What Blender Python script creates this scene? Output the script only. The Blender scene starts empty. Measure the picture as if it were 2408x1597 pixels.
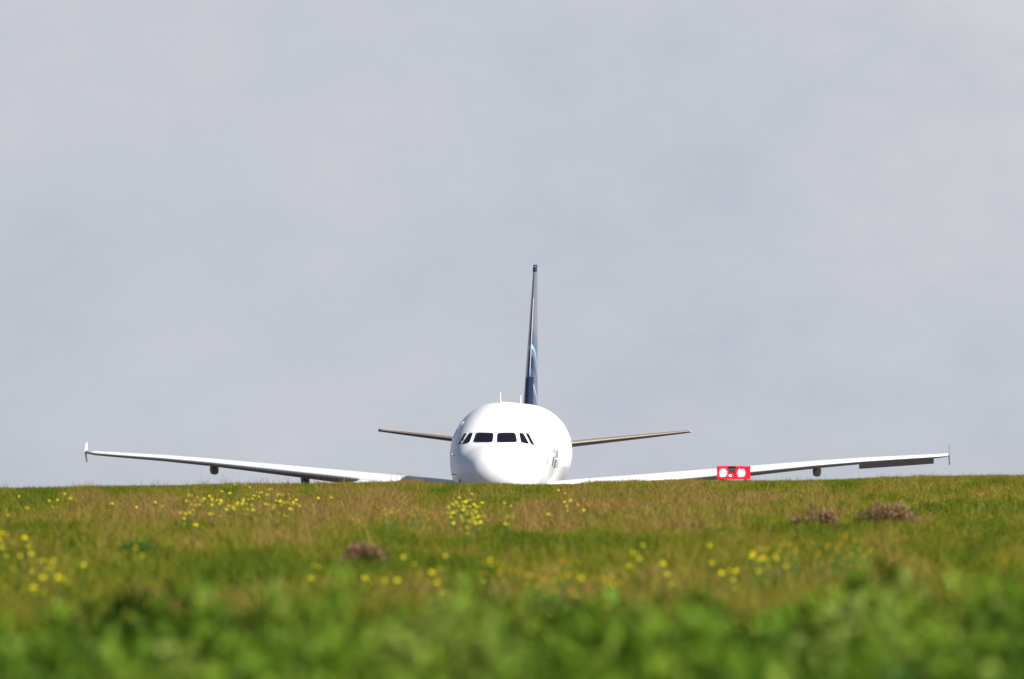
import bpy, bmesh, math, random
import numpy as np
from mathutils import Vector, Matrix
from mathutils.bvhtree import BVHTree

random.seed(7)
rng = np.random.default_rng(11)
SC = bpy.context.scene
COL = SC.collection

# ------------------------------------------------------------------ camera
F = 47520.0            # focal length in photograph pixels (2408 wide)
EYE = 1.6              # camera height
ROW0 = 1180.0          # row of the level line in the photograph
cam_d = bpy.data.cameras.new('camera')
cam = bpy.data.objects.new('camera', cam_d)
COL.objects.link(cam)
cam.location = (0, 0, EYE)
cam.rotation_euler = (math.radians(90) + math.atan((ROW0 - 798.5) / F), 0, 0)
cam_d.sensor_width = 36
cam_d.lens = 36 * F / 2408
cam_d.clip_start = 1.0
cam_d.clip_end = 30000
cam_d.dof.use_dof = True
cam_d.dof.focus_distance = 770
cam_d.dof.aperture_fstop = 13.0
cam_d.dof.aperture_blades = 0
SC.camera = cam
SC.render.resolution_x, SC.render.resolution_y = 1024, 679

# ------------------------------------------------------------------ light
SUN_EL, SUN_AZ = math.radians(34), math.radians(49)    # azimuth to the right of straight behind the camera
sdir = Vector((math.sin(SUN_AZ) * math.cos(SUN_EL), -math.cos(SUN_AZ) * math.cos(SUN_EL), math.sin(SUN_EL)))
sl = bpy.data.lights.new('sun', 'SUN')
sl.energy = 5.0
sl.angle = math.radians(0.55)
sl.color = (1.0, 0.955, 0.89)
so = bpy.data.objects.new('sun', sl)
COL.objects.link(so)
so.rotation_euler = (-sdir).to_track_quat('-Z', 'Y').to_euler()

W = bpy.data.worlds.new('World')
SC.world = W
W.use_nodes = True
nt = W.node_tree
nt.nodes.clear()
def N(tree, t, **kw):
    n = tree.nodes.new(t)
    for k, v in kw.items():
        setattr(n, k, v)
    return n
def setv(n, **kw):
    for k, v in kw.items():
        n.inputs[k.replace('_', ' ')].default_value = v
sky = N(nt, 'ShaderNodeTexSky', sky_type='NISHITA')
sky.sun_disc = False
sky.sun_elevation = SUN_EL
sky.sun_rotation = math.pi - SUN_AZ      # Nishita: rotation measured clockwise from +Y
sky.air_density = 0.8
sky.dust_density = 0.3
tc = N(nt, 'ShaderNodeTexCoord')
mp = N(nt, 'ShaderNodeMapping')
mp.inputs['Scale'].default_value = (1, 1, 1.6)
nt.links.new(tc.outputs['Generated'], mp.inputs[0])
n1 = N(nt, 'ShaderNodeTexNoise'); setv(n1, Scale=42.0, Detail=3.0, Roughness=0.45, Distortion=0.3)
n2 = N(nt, 'ShaderNodeTexNoise'); setv(n2, Scale=150.0, Detail=6.0, Roughness=0.62)
nt.links.new(mp.outputs[0], n1.inputs['Vector']); nt.links.new(mp.outputs[0], n2.inputs['Vector'])
sep = N(nt, 'ShaderNodeSeparateXYZ'); nt.links.new(tc.outputs['Generated'], sep.inputs[0])
el = N(nt, 'ShaderNodeMapRange'); el.inputs[1].default_value = 0.002; el.inputs[2].default_value = 0.026
el.inputs[3].default_value = 0.0; el.inputs[4].default_value = 0.12
nt.links.new(sep.outputs['Z'], el.inputs[0])
def M2(tree, op, a, b):
    m = N(tree, 'ShaderNodeMath', operation=op)
    for i, v in enumerate((a, b)):
        if isinstance(v, (int, float)): m.inputs[i].default_value = v
        else: tree.links.new(v, m.inputs[i])
    return m.outputs[0]
c = M2(nt, 'ADD', M2(nt, 'ADD', M2(nt, 'MULTIPLY', n1.outputs['Fac'], 0.55), 0.165), M2(nt, 'MULTIPLY', n2.outputs['Fac'], 0.42))
c = M2(nt, 'ADD', c, el.outputs[0])
# paler cloud bank high on the right
bank = M2(nt, 'MULTIPLY', M2(nt, 'MINIMUM', M2(nt, 'MAXIMUM', M2(nt, 'MULTIPLY', sep.outputs['X'], sep.outputs['Z']), 0.0), 0.0006), 330.0)
c = M2(nt, 'ADD', c, M2(nt, 'MULTIPLY', bank, M2(nt, 'MULTIPLY', n2.outputs['Fac'], 2.0)))
cr = N(nt, 'ShaderNodeValToRGB')
cr.color_ramp.elements[0].position = 0.42; cr.color_ramp.elements[0].color = (6.0, 6.55, 7.6, 1)
cr.color_ramp.elements[1].position = 1.15; cr.color_ramp.elements[1].color = (8.0, 8.1, 8.6, 1)
cr.color_ramp.elements[0].position = 0.45; cr.color_ramp.elements[1].position = 1.0
nt.links.new(c, cr.inputs[0])
# the thin cloud deck covers the low sky and opens to blue overhead
cov = N(nt, 'ShaderNodeMapRange'); cov.inputs[1].default_value = 0.035; cov.inputs[2].default_value = 0.22
cov.inputs[3].default_value = 1.0; cov.inputs[4].default_value = 0.05
nt.links.new(sep.outputs['Z'], cov.inputs[0])
mx = N(nt, 'ShaderNodeMix', data_type='RGBA')
nt.links.new(cov.outputs[0], mx.inputs['Factor'])
nt.links.new(sky.outputs[0], mx.inputs['A']); nt.links.new(cr.outputs[0], mx.inputs['B'])
bg = N(nt, 'ShaderNodeBackground'); bg.inputs['Strength'].default_value = 0.05
wo = N(nt, 'ShaderNodeOutputWorld')
nt.links.new(mx.outputs['Result'], bg.inputs['Color']); nt.links.new(bg.outputs[0], wo.inputs[0])

SC.view_settings.view_transform = 'Standard'
SC.view_settings.look = 'None'
SC.view_settings.exposure = 0.65
SC.view_settings.gamma = 1.0
SC.cycles.use_denoising = True
SC.cycles.max_bounces = 6

# ------------------------------------------------------------------ helpers
def tag(o, label=None, cat=None, group=None, kind=None):
    if label: o['label'] = label
    if cat: o['category'] = cat
    if group: o['group'] = group
    if kind: o['kind'] = kind
    return o

def link(name, me, parent=None):
    o = bpy.data.objects.new(name, me)
    COL.objects.link(o)
    if parent is not None:
        o.parent = parent
    return o

def mesh_obj(name, verts, faces, mats, parent=None, smooth=True, midx=None):
    me = bpy.data.meshes.new(name)
    me.from_pydata([tuple(v) for v in verts], [], faces)
    for m in (mats if isinstance(mats, (list, tuple)) else [mats]):
        me.materials.append(m)
    if smooth:
        me.polygons.foreach_set('use_smooth', [True] * len(me.polygons))
    if midx is not None:
        me.polygons.foreach_set('material_index', midx)
    me.update()
    return link(name, me, parent)

def np_mesh(name, V, faces4, faces3, mat, tint=None, parent=None):
    """V (n,3); faces4 (m,4), faces3 (k,3) index arrays; tint (n,3) colour per vertex"""
    me = bpy.data.meshes.new(name)
    n4, n3 = len(faces4), len(faces3)
    me.vertices.add(len(V)); me.vertices.foreach_set('co', V.astype(np.float32).ravel())
    loops = np.concatenate([faces4.ravel(), faces3.ravel()]).astype(np.int32)
    me.loops.add(len(loops)); me.loops.foreach_set('vertex_index', loops)
    starts = np.concatenate([np.arange(n4) * 4, n4 * 4 + np.arange(n3) * 3]).astype(np.int32)
    me.polygons.add(n4 + n3); me.polygons.foreach_set('loop_start', starts)
    me.polygons.foreach_set('use_smooth', np.ones(n4 + n3, bool))
    if tint is not None:
        a = me.color_attributes.new('tint', 'FLOAT_COLOR', 'POINT')
        a.data.foreach_set('color', np.concatenate([tint, np.ones((len(V), 1))], 1).astype(np.float32).ravel())
    me.materials.append(mat)
    me.update(calc_edges=True)
    return link(name, me, parent)

def pmat(name, col, rough=0.5, metal=0.0, coat=0.0, noise=None, spec=0.5, emit=None, es=0.0):
    m = bpy.data.materials.new(name); m.use_nodes = True
    t = m.node_tree; b = t.nodes['Principled BSDF']
    b.inputs['Base Color'].default_value = (*col, 1)
    b.inputs['Roughness'].default_value = rough
    b.inputs['Metallic'].default_value = metal
    b.inputs['Coat Weight'].default_value = coat
    b.inputs['Specular IOR Level'].default_value = spec
    if emit:
        b.inputs['Emission Color'].default_value = (*emit, 1)
        b.inputs['Emission Strength'].default_value = es
    if noise:
        sc, amt, col2 = noise
        co = N(t, 'ShaderNodeTexCoord'); nz = N(t, 'ShaderNodeTexNoise'); setv(nz, Scale=sc, Detail=5.0, Roughness=0.6)
        t.links.new(co.outputs['Object'], nz.inputs['Vector'])
        r = N(t, 'ShaderNodeMapRange'); r.inputs[1].default_value = 0.4; r.inputs[2].default_value = 0.75
        r.inputs[4].default_value = amt
        t.links.new(nz.outputs['Fac'], r.inputs[0])
        x = N(t, 'ShaderNodeMix', data_type='RGBA')
        x.inputs['A'].default_value = (*col, 1); x.inputs['B'].default_value = (*col2, 1)
        t.links.new(r.outputs[0], x.inputs['Factor']); t.links.new(x.outputs['Result'], b.inputs['Base Color'])
    return m

def leaf_mat(name, trans=0.35, rough=0.6):
    """foliage coloured per blade by the tint attribute, some light passing through"""
    m = bpy.data.materials.new(name); m.use_nodes = True
    t = m.node_tree; b = t.nodes['Principled BSDF']; out = t.nodes['Material Output']
    a = N(t, 'ShaderNodeVertexColor', layer_name='tint')
    b.inputs['Roughness'].default_value = rough
    b.inputs['Specular IOR Level'].default_value = 0.1
    tr = N(t, 'ShaderNodeBsdfTranslucent'); mixs = N(t, 'ShaderNodeMixShader'); mixs.inputs[0].default_value = trans
    t.links.new(a.outputs[0], b.inputs['Base Color']); t.links.new(a.outputs[0], tr.inputs[0])
    t.links.new(b.outputs[0], mixs.inputs[1]); t.links.new(tr.outputs[0], mixs.inputs[2])
    t.links.new(mixs.outputs[0], out.inputs[0])
    return m

class VNoise:
    """smooth value noise in numpy"""
    def __init__(self, seed): self.g = np.random.default_rng(seed).random((256, 256))
    def __call__(self, x, y):
        xi = np.floor(x).astype(int); yi = np.floor(y).astype(int); fx = x - xi; fy = y - yi
        fx = fx * fx * (3 - 2 * fx); fy = fy * fy * (3 - 2 * fy); g = self.g
        a = g[xi % 256, yi % 256]; b = g[(xi + 1) % 256, yi % 256]; c_ = g[xi % 256, (yi + 1) % 256]; d = g[(xi + 1) % 256, (yi + 1) % 256]
        return (a * (1 - fx) + b * fx) * (1 - fy) + (c_ * (1 - fx) + d * fx) * fy
nzA, nzB, nzC, nzD = VNoise(1), VNoise(2), VNoise(3), VNoise(4)

# ------------------------------------------------------------------ terrain
GRASS_H = 0.15
DZ = np.array([(-400, 0.3), (0, 0.1), (30, 0.35), (60, 0.55), (80, 0.85), (110, 1.05), (150, 1.19), (200, 1.305), (250, 1.416), (300, 1.57),
               (350, 1.73), (400, 1.885), (450, 2.04), (475, 2.055), (500, 1.93), (540, 1.1), (600, -0.1), (650, -0.33), (700, -0.35 + GRASS_H), (9000, -0.35 + GRASS_H)])
CX = np.array([(-40, -.2), (-11.4, -.14), (-8.6, -.09), (-6.1, -.03), (-1.9, .02), (-.6, -.01), (0.2, -.03), (1.4, -.03), (2.8, .02), (6.6, .04), (9, .12), (11.4, .14), (40, .3)])
def ground(x, d):
    """height of the bare ground"""
    x = np.asarray(x, float); d = np.asarray(d, float)
    z = np.interp(d, DZ[:, 0], DZ[:, 1]) - GRASS_H
    w = np.clip((d - 200) / 230, 0, 1) * np.clip((600 - d) / 100, 0, 1)
    z = z + w * np.interp(x, CX[:, 0], CX[:, 1])
    und = np.clip((d - 60) / 60, 0, 1) * np.clip((640 - d) / 60, 0, 1)
    z = z + und * 0.10 * (nzA(x / 5.0, d / 14.0) - 0.5) + und * 0.05 * (nzB(x / 1.6 + 9, d / 4.0) - 0.5)
    return z
def spot(px, row, lift=0.08):
    """ground point seen at a place in the photograph: march along the line of sight until it meets the turf"""
    a = (px - 1204) / F; e = (ROW0 - row) / F
    ds = np.arange(84, 470, 0.5)
    hit = np.nonzero(ground(a * ds, ds) + lift >= EYE + e * ds)[0]
    d = ds[hit[0]] if len(hit) else 455.0
    return a * d, d, float(ground(a * d, d))

xs = np.concatenate([-np.geomspace(8000, 45, 14), np.arange(-42, 42.1, 0.7), np.geomspace(45, 8000, 14)])
ds = np.concatenate([-np.geomspace(400, 5, 6), np.arange(0, 660, 2.0), np.geomspace(664, 16000, 22)])
X, D = np.meshgrid(xs, ds)
Z = ground(X, D)
V = np.stack([X.ravel(), D.ravel(), Z.ravel()], 1)
nx, ny = len(xs), len(ds)
i, j = np.meshgrid(np.arange(nx - 1), np.arange(ny - 1))
q = (j * nx + i).ravel()
Q = np.stack([q, q + 1, q + nx + 1, q + nx], 1)
soil = pmat('turf_soil', (0.075, 0.075, 0.018), 0.95, noise=(0.6, 1.0, (0.13, 0.085, 0.035)), spec=0.1)
g = np_mesh('ground', V, Q, np.zeros((0, 3), int), soil)
tag(g, kind='structure')

# runway strip the airliner stands on, hidden behind the rise
asphalt = pmat('asphalt', (0.055, 0.055, 0.057), 0.9, noise=(0.4, 0.6, (0.085, 0.083, 0.08)))
zr = -0.35 + 0.004
rw = mesh_obj('runway', [(-23, 700, zr), (23, 700, zr), (130, 2600, zr), (84, 2600, zr)], [(0, 1, 2, 3)], asphalt, smooth=False)
tag(rw, kind='structure')
paint = pmat('runway_paint', (0.7, 0.7, 0.68), 0.8)
mv, mf = [], []
for k in range(8):
    x0 = -14 + k * 3.6 + (1.8 if k > 3 else 0)
    b0 = len(mv)
    for (a_, d_) in ((x0, 712), (x0 + 1.7, 712), (x0 + 3.4, 742), (x0 + 1.7, 742)): mv.append((a_, d_, zr + 0.004))
    mf.append((b0, b0 + 1, b0 + 2, b0 + 3))
tag(mesh_obj('runway_marking', mv, mf, paint, smooth=False), kind='structure')

# ------------------------------------------------------------------ airliner
white = pmat('white_paint', (0.80, 0.81, 0.83), 0.30, coat=0.3, noise=(0.7, 0.25, (0.70, 0.71, 0.72)))
belly_m = bpy.data.materials.new('fuselage_paint'); belly_m.use_nodes = True
t = belly_m.node_tree; b = t.nodes['Principled BSDF']; b.inputs['Roughness'].default_value = 0.38; b.inputs['Coat Weight'].default_value = 0.08
co = N(t, 'ShaderNodeTexCoord'); sp = N(t, 'ShaderNodeSeparateXYZ'); t.links.new(co.outputs['Object'], sp.inputs[0])
nz = N(t, 'ShaderNodeTexNoise'); setv(nz, Scale=0.9, Detail=6.0, Roughness=0.65); t.links.new(co.outputs['Object'], nz.inputs['Vector'])
lowz = N(t, 'ShaderNodeMapRange'); lowz.inputs[1].default_value = 3.36; lowz.inputs[2].default_value = 3.32; t.links.new(sp.outputs['Z'], lowz.inputs[0])
aft = N(t, 'ShaderNodeMapRange'); aft.inputs[1].default_value = 6.5; aft.inputs[2].default_value = 9.0; t.links.new(sp.outputs['Y'], aft.inputs[0])
dirt = N(t, 'ShaderNodeMapRange'); dirt.inputs[1].default_value = 0.35; dirt.inputs[2].default_value = 0.7; dirt.inputs[3].default_value = 0.25; dirt.inputs[4].default_value = 1.0
t.links.new(nz.outputs['Fac'], dirt.inputs[0])
fac = M2(t, 'MULTIPLY', M2(t, 'MULTIPLY', lowz.outputs[0], aft.outputs[0]), dirt.outputs[0])
mxx = N(t, 'ShaderNodeMix', data_type='RGBA'); mxx.inputs['A'].default_value = (0.85, 0.855, 0.87, 1); mxx.inputs['B'].default_value = (0.50, 0.49, 0.43, 1)
t.links.new(fac, mxx.inputs['Factor']); t.links.new(mxx.outputs['Result'], b.inputs['Base Color'])

glass = pmat('cockpit_glass', (0.010, 0.008, 0.014), 0.08, spec=0.3)
darkgrey = pmat('dark_seal', (0.10, 0.10, 0.11), 0.5)
metal = pmat('bare_leading_edge', (0.26, 0.22, 0.195), 0.5, metal=0.25)
stabm = pmat('stabiliser_paint', (0.55, 0.48, 0.42), 0.55)
under = pmat('wing_grey_paint', (0.80, 0.81, 0.82), 0.35, noise=(0.8, 0.3, (0.66, 0.66, 0.66)))
rubber = pmat('tyre_rubber', (0.025, 0.025, 0.025), 0.8)
steel = pmat('gear_steel', (0.45, 0.45, 0.46), 0.4, metal=0.6)
fence_m = pmat('fence_outer_blue', (0.20, 0.24, 0.32), 0.5)
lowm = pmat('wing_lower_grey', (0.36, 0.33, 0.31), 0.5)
fair_m = pmat('fairing_paint', (0.33, 0.30, 0.28), 0.5)

D0, YAW, ROLL = 785.0, math.radians(-2.7), math.radians(0.2)
NOSE_PX = 1157.5
air = bpy.data.objects.new('airliner', None); COL.objects.link(air)
air.location = ((NOSE_PX - 1204) / F * (D0), D0, -0.35 + 0.01)
air.rotation_euler = (0, ROLL, YAW)
tag(air, 'white twin engined airliner with a blue tail fin facing the viewer behind the grassy rise', 'airliner')

PROF = np.array([  # y, top, bottom, half width, exponent
    (0.00, 3.305, 3.295, 0.005, 2.0), (0.01, 3.41, 3.15, 0.14, 2.0), (0.04, 3.51, 3.00, 0.28, 2.0), (0.15, 3.68, 2.76, 0.54, 2.0), (0.35, 3.84, 2.53, 0.80, 2.05),
    (0.7, 4.00, 2.29, 1.04, 2.1), (1.1, 4.11, 2.10, 1.27, 2.15), (1.5, 4.17, 1.98, 1.43, 2.2), (1.75, 4.205, 1.93, 1.50, 2.3),
    (2.1, 4.37, 1.88, 1.59, 2.35), (2.5, 4.58, 1.84, 1.67, 2.35), (2.8, 4.76, 1.82, 1.72, 2.3), (3.3, 5.06, 1.79, 1.79, 2.2),
    (3.9, 5.36, 1.77, 1.85, 2.1), (4.7, 5.63, 1.75, 1.89, 2.05), (5.6, 5.80, 1.74, 1.95, 2.0), (6.6, 5.87, 1.73, 1.975, 2.0),
    (12, 5.87, 1.73, 1.975, 2.0), (18, 5.87, 1.73, 1.975, 2.0), (24.5, 5.87, 1.73, 1.975, 2.0), (27, 5.87, 2.02, 1.93, 2.0),
    (30, 5.82, 2.62, 1.66, 2.0), (33, 5.70, 3.33, 1.22, 2.0), (35.5, 5.50, 3.95, 0.75, 2.0), (37.0, 5.25, 4.42, 0.38, 2.0), (37.5, 5.05, 4.66, 0.15, 2.0)])
def prof(y):
    return [float(np.interp(y, PROF[:, 0], PROF[:, k])) for k in range(1, 5)]
tt_ = np.linspace(0, math.sqrt(37.5), 420)            # even steps in sqrt(y): fine at the nose
tab = np.array([prof(t_ * t_) for t_ in tt_])
nose = tab[0].copy()
for it in range(60):                                    # run the lines fair
    s_ = tab.copy(); s_[1:-1] = 0.25 * tab[:-2] + 0.5 * tab[1:-1] + 0.25 * tab[2:]
    tab = s_
sel = np.unique(np.concatenate([np.arange(0, 180, 2), np.arange(180, 420, 6), [419]]))
ys = (tt_ ** 2)[sel]; tab = tab[sel]
tab[0] = (3.305, 3.295, 0.005, 2.0)
NS = 96
fv, ff = [], []
for y, (zt, zb, w, e) in zip(ys, tab):
    # widest point sits at the height of the centreline, clamped inside the section
    zc = zb + (zt - zb) * (0.5 if y > 6 else 0.44 + 0.06 * y / 6)
    for k in range(NS):
        a = 2 * math.pi * k / NS
        cx, cz = math.cos(a), math.sin(a)
        r = (abs(cx) ** e + abs(cz) ** e) ** (-1 / e)
        fv.append((w * cx * r, y, zc + (zt - zc if cz > 0 else zc - zb) * cz * r))
for i_ in range(len(ys) - 1):
    for k in range(NS):
        a, b_ = i_ * NS + k, i_ * NS + (k + 1) % NS
        ff.append((a, b_, b_ + NS, a + NS))
ff.append(tuple(range(NS))); ff.append(tuple(reversed(range((len(ys) - 1) * NS, len(ys) * NS))))
fus = mesh_obj('fuselage', fv, ff, belly_m, air)
BV = BVHTree.FromPolygons([Vector(v) for v in fv], ff)

def front_hit(x, z):
    h = BV.ray_cast(Vector((x, -5, z)), Vector((0, 1, 0)))
    return h[0], (h[1] if h[1].y < 0 else -h[1])
def patch(name, quad, mat, parent, off=0.012, n=10, caster=front_hit):
    """a panel fitted to the skin: quad = 4 corners of (x, z) going round, bottom-left, bottom-right, top-right, top-left"""
    bl, br, tr_, tl = [Vector((*p_, 0)) for p_ in quad]
    vs, fs = [], []
    for layer in (off, -0.02):
        for j_ in range(n + 1):
            for i_ in range(n + 1):
                u, v = i_ / n, j_ / n
                # rounded corners
                cu, cv = (u - .5) * 2, (v - .5) * 2
                k_ = 1 - 0.10 * (abs(cu) ** 6) * (abs(cv) ** 6)
                u, v = .5 + cu * k_ / 2, .5 + cv * k_ / 2
                p_ = (bl * (1 - u) + br * u) * (1 - v) + (tl * (1 - u) + tr_ * u) * v
                h, nn = caster(p_.x, p_.y)
                vs.append(h + nn * layer)
    m_ = (n + 1) ** 2
    for j_ in range(n):
        for i_ in range(n):
            a = j_ * (n + 1) + i_
            fs.append((a, a + 1, a + n + 2, a + n + 1))
            fs.append((m_ + a, m_ + a + n + 1, m_ + a + n + 2, m_ + a + 1))
    rim = [i_ for i_ in range(n + 1)] + [j_ * (n + 1) + n for j_ in range(1, n + 1)] + [n * (n + 1) + i_ for i_ in range(n - 1, -1, -1)] + [j_ * (n + 1) for j_ in range(n - 1, 0, -1)]
    for a, b_ in zip(rim, rim[1:] + rim[:1]): fs.append((b_, a, m_ + a, m_ + b_))
    return mesh_obj(name, vs, fs, mat, parent)
PANES = [[(0.085, 4.235), (0.86, 4.255), (0.75, 4.63), (0.075, 4.615)],
         [(1.00, 4.25), (1.31, 4.185), (1.05, 4.61), (0.90, 4.62)],
         [(1.385, 4.17), (1.49, 4.15), (1.245, 4.60), (1.13, 4.605)]]
def grow(q, d):
    cx = sum(p_[0] for p_ in q) / 4; cz = sum(p_[1] for p_ in q) / 4
    return [(p_[0] + (d if p_[0] > cx else -d), p_[1] + (d if p_[1] > cz else -d)) for p_ in q]
for k, q_ in enumerate(PANES):
    for s in (1, -1):
        qq = [(s * a, b_) for a, b_ in q_]
        fr = patch('window_frame', grow(qq, 0.022), white, fus, off=0.006)
        patch('cockpit_window', qq, glass, fus, off=0.012 if k < 2 else 0.014)

def side_hit(y, z, s):
    h = BV.ray_cast(Vector((s * 6, y, z)), Vector((-s, 0, 0)))
    n_ = h[1] if h[1].x * s > 0 else -h[1]
    return h[0], n_
cab = pmat('cabin_window_glass', (0.58, 0.60, 0.64), 0.25)
for s in (1, -1):
    cast = lambda y, z, s=s: side_hit(y, z, s)
    for k in range(38):
        y = 7.2 + k * 0.53
        q_ = [(y - .11, 4.30), (y + .11, 4.30), (y + .11, 4.62), (y - .11, 4.62)]
        patch('cabin_window', q_, cab, fus, off=0.006, n=3, caster=cast)
    for y in (5.0, 29.3):
        d_ = patch('cabin_door', [(y - .42, 3.45), (y + .42, 3.45), (y + .42, 5.08), (y - .42, 5.08)], white, fus, off=0.004, n=10, caster=cast)
        patch('door_window', [(y - .09, 4.45), (y + .09, 4.45), (y + .09, 4.75), (y - .09, 4.75)], cab, fus, off=0.016, n=3, caster=cast)
# dark painted emblem low on the port side, seen edge-on: slanting bars of uneven height
emb = pmat('emblem_paint', (0.22, 0.24, 0.23), 0.5, noise=(1.6, 0.8, (0.42, 0.44, 0.42)))
emb2 = pmat('emblem_dark_paint', (0.11, 0.12, 0.12), 0.5)
castR = lambda y, z: side_hit(y, z, 1)
for (y0, y1, z0, z1, m_) in ((8.0, 9.3, 3.36, 3.72, emb2), (9.9, 11.6, 3.28, 3.62, emb2), (8.6, 9.6, 3.86, 4.06, emb), (10.0, 12.6, 3.68, 3.98, emb), (12.0, 13.2, 3.30, 3.6, emb)):
    patch('painted_emblem', [(y0, z0), (y1, z0), (y1 + .3, z1), (y0 + .3, z1)], m_, fus, off=0.008, n=8, caster=castR)

def box_bm(x0, x1, y0, y1, z0, z1, bev=0.0):
    bm = bmesh.new(); bmesh.ops.create_cube(bm, size=1)
    for v in bm.verts:
        v.co = Vector(((x0 + x1) / 2 + v.co.x * (x1 - x0), (y0 + y1) / 2 + v.co.y * (y1 - y0), (z0 + z1) / 2 + v.co.z * (z1 - z0)))
    if bev: bmesh.ops.bevel(bm, geom=list(bm.edges), offset=bev, segments=3, affect='EDGES', profile=0.6)
    return bm
def bm_obj(name, bm, mat, parent=None, smooth=False):
    me = bpy.data.meshes.new(name); bm.to_mesh(me); bm.free()
    for m in (mat if isinstance(mat, (list, tuple)) else [mat]): me.materials.append(m)
    if smooth: me.polygons.foreach_set('use_smooth', [True] * len(me.polygons))
    return link(name, me, parent)

def foil(n=22, camber=0.012):
    """unit aerofoil outline from trailing edge over the top to the nose and back underneath"""
    up, lo = [], []
    for k in range(n + 1):
        x = 0.5 * (1 - math.cos(math.pi * k / n))
        yt = 5 * (0.2969 * math.sqrt(x) - 0.126 * x - 0.3516 * x * x + 0.2843 * x ** 3 - 0.1036 * x ** 4)
        yc = camber * 4 * x * (1 - x)
        up.append((x, yt, yc)); lo.append((x, -yt, yc))
    return list(reversed(up)) + lo[1:-1]
FO = foil()
def loft(name, stations, mat, parent, axis='wing', side=1, le_mat=None, le_frac=0.08, lower=None):
    """stations: (span, y_le, chord, z_or_x, thickness ratio, incidence)"""
    vs, fs, mi = [], [], []
    mats_ = [mat] + ([le_mat] if le_mat else []) + ([lower] if lower else [])
    n = len(FO)
    for (s, yl, c_, z, th, inc) in stations:
        for (x, yt, yc) in FO:
            dy = x * c_; dz = (yt * th + yc) * c_ if axis == 'wing' else yt * th * c_
            ry = dy * math.cos(inc) + dz * math.sin(inc); rz = dz * math.cos(inc) - dy * math.sin(inc)
            vs.append((side * s, yl + ry, z + rz) if axis == 'wing' else (z + rz, yl + ry, s))
    for k in range(len(stations) - 1):
        for i_ in range(n):
            a, b_ = k * n + i_, k * n + (i_ + 1) % n
            fs.append((a, b_, b_ + n, a + n))
            xm = 0.5 * (FO[i_][0] + FO[(i_ + 1) % n][0])
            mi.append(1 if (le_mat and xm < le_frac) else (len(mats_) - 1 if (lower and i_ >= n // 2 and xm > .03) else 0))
    fs.append(tuple(reversed(range(n)))); fs.append(tuple(range((len(stations) - 1) * n, len(stations) * n))); mi += [0, 0]
    o = mesh_obj(name, vs, fs, mats_, parent, True, mi)
    bm = bmesh.new(); bm.from_mesh(o.data); bmesh.ops.recalc_face_normals(bm, faces=bm.faces); bm.to_mesh(o.data); bm.free()
    return o

SPAN = [1.2, 2.0, 3.0, 4.2, 5.2, 6.4, 8.0, 10.0, 12.0, 14.0, 15.8, 16.8, 17.2]
ZT = [(0, 2.62), (2.0, 2.77), (3, 2.87), (5, 3.03), (8, 3.285), (12, 3.62), (14, 3.76), (16.7, 3.90), (17.3, 3.93)]
TH = [(0, .15), (2, .15), (6.4, .12), (12, .105), (17, .10)]
def wing_st(s):
    yl = 11.4 + (s - 1.975) * 0.5206
    te = np.interp(s, [0, 1.975, 6.4, 17.0], [18.3, 18.2, 18.15, 20.95])
    if s > 16.75: yl += (s - 16.75) * 0.9
    c_ = te - yl
    th = float(np.interp(s, [a for a, _ in TH], [b for _, b in TH]))
    zt = float(np.interp(s, [a for a, _ in ZT], [b for _, b in ZT]))
    inc = math.radians(float(np.interp(s, [0, 6, 17], [3.4, 2.2, 1.2])))
    # zt is the highest point of the section
    mx_ = max((yt * th + yc) * c_ * math.cos(inc) - x * c_ * math.sin(inc) for x, yt, yc in FO)
    return (s, yl, float(c_), zt - mx_, th, inc)
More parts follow.
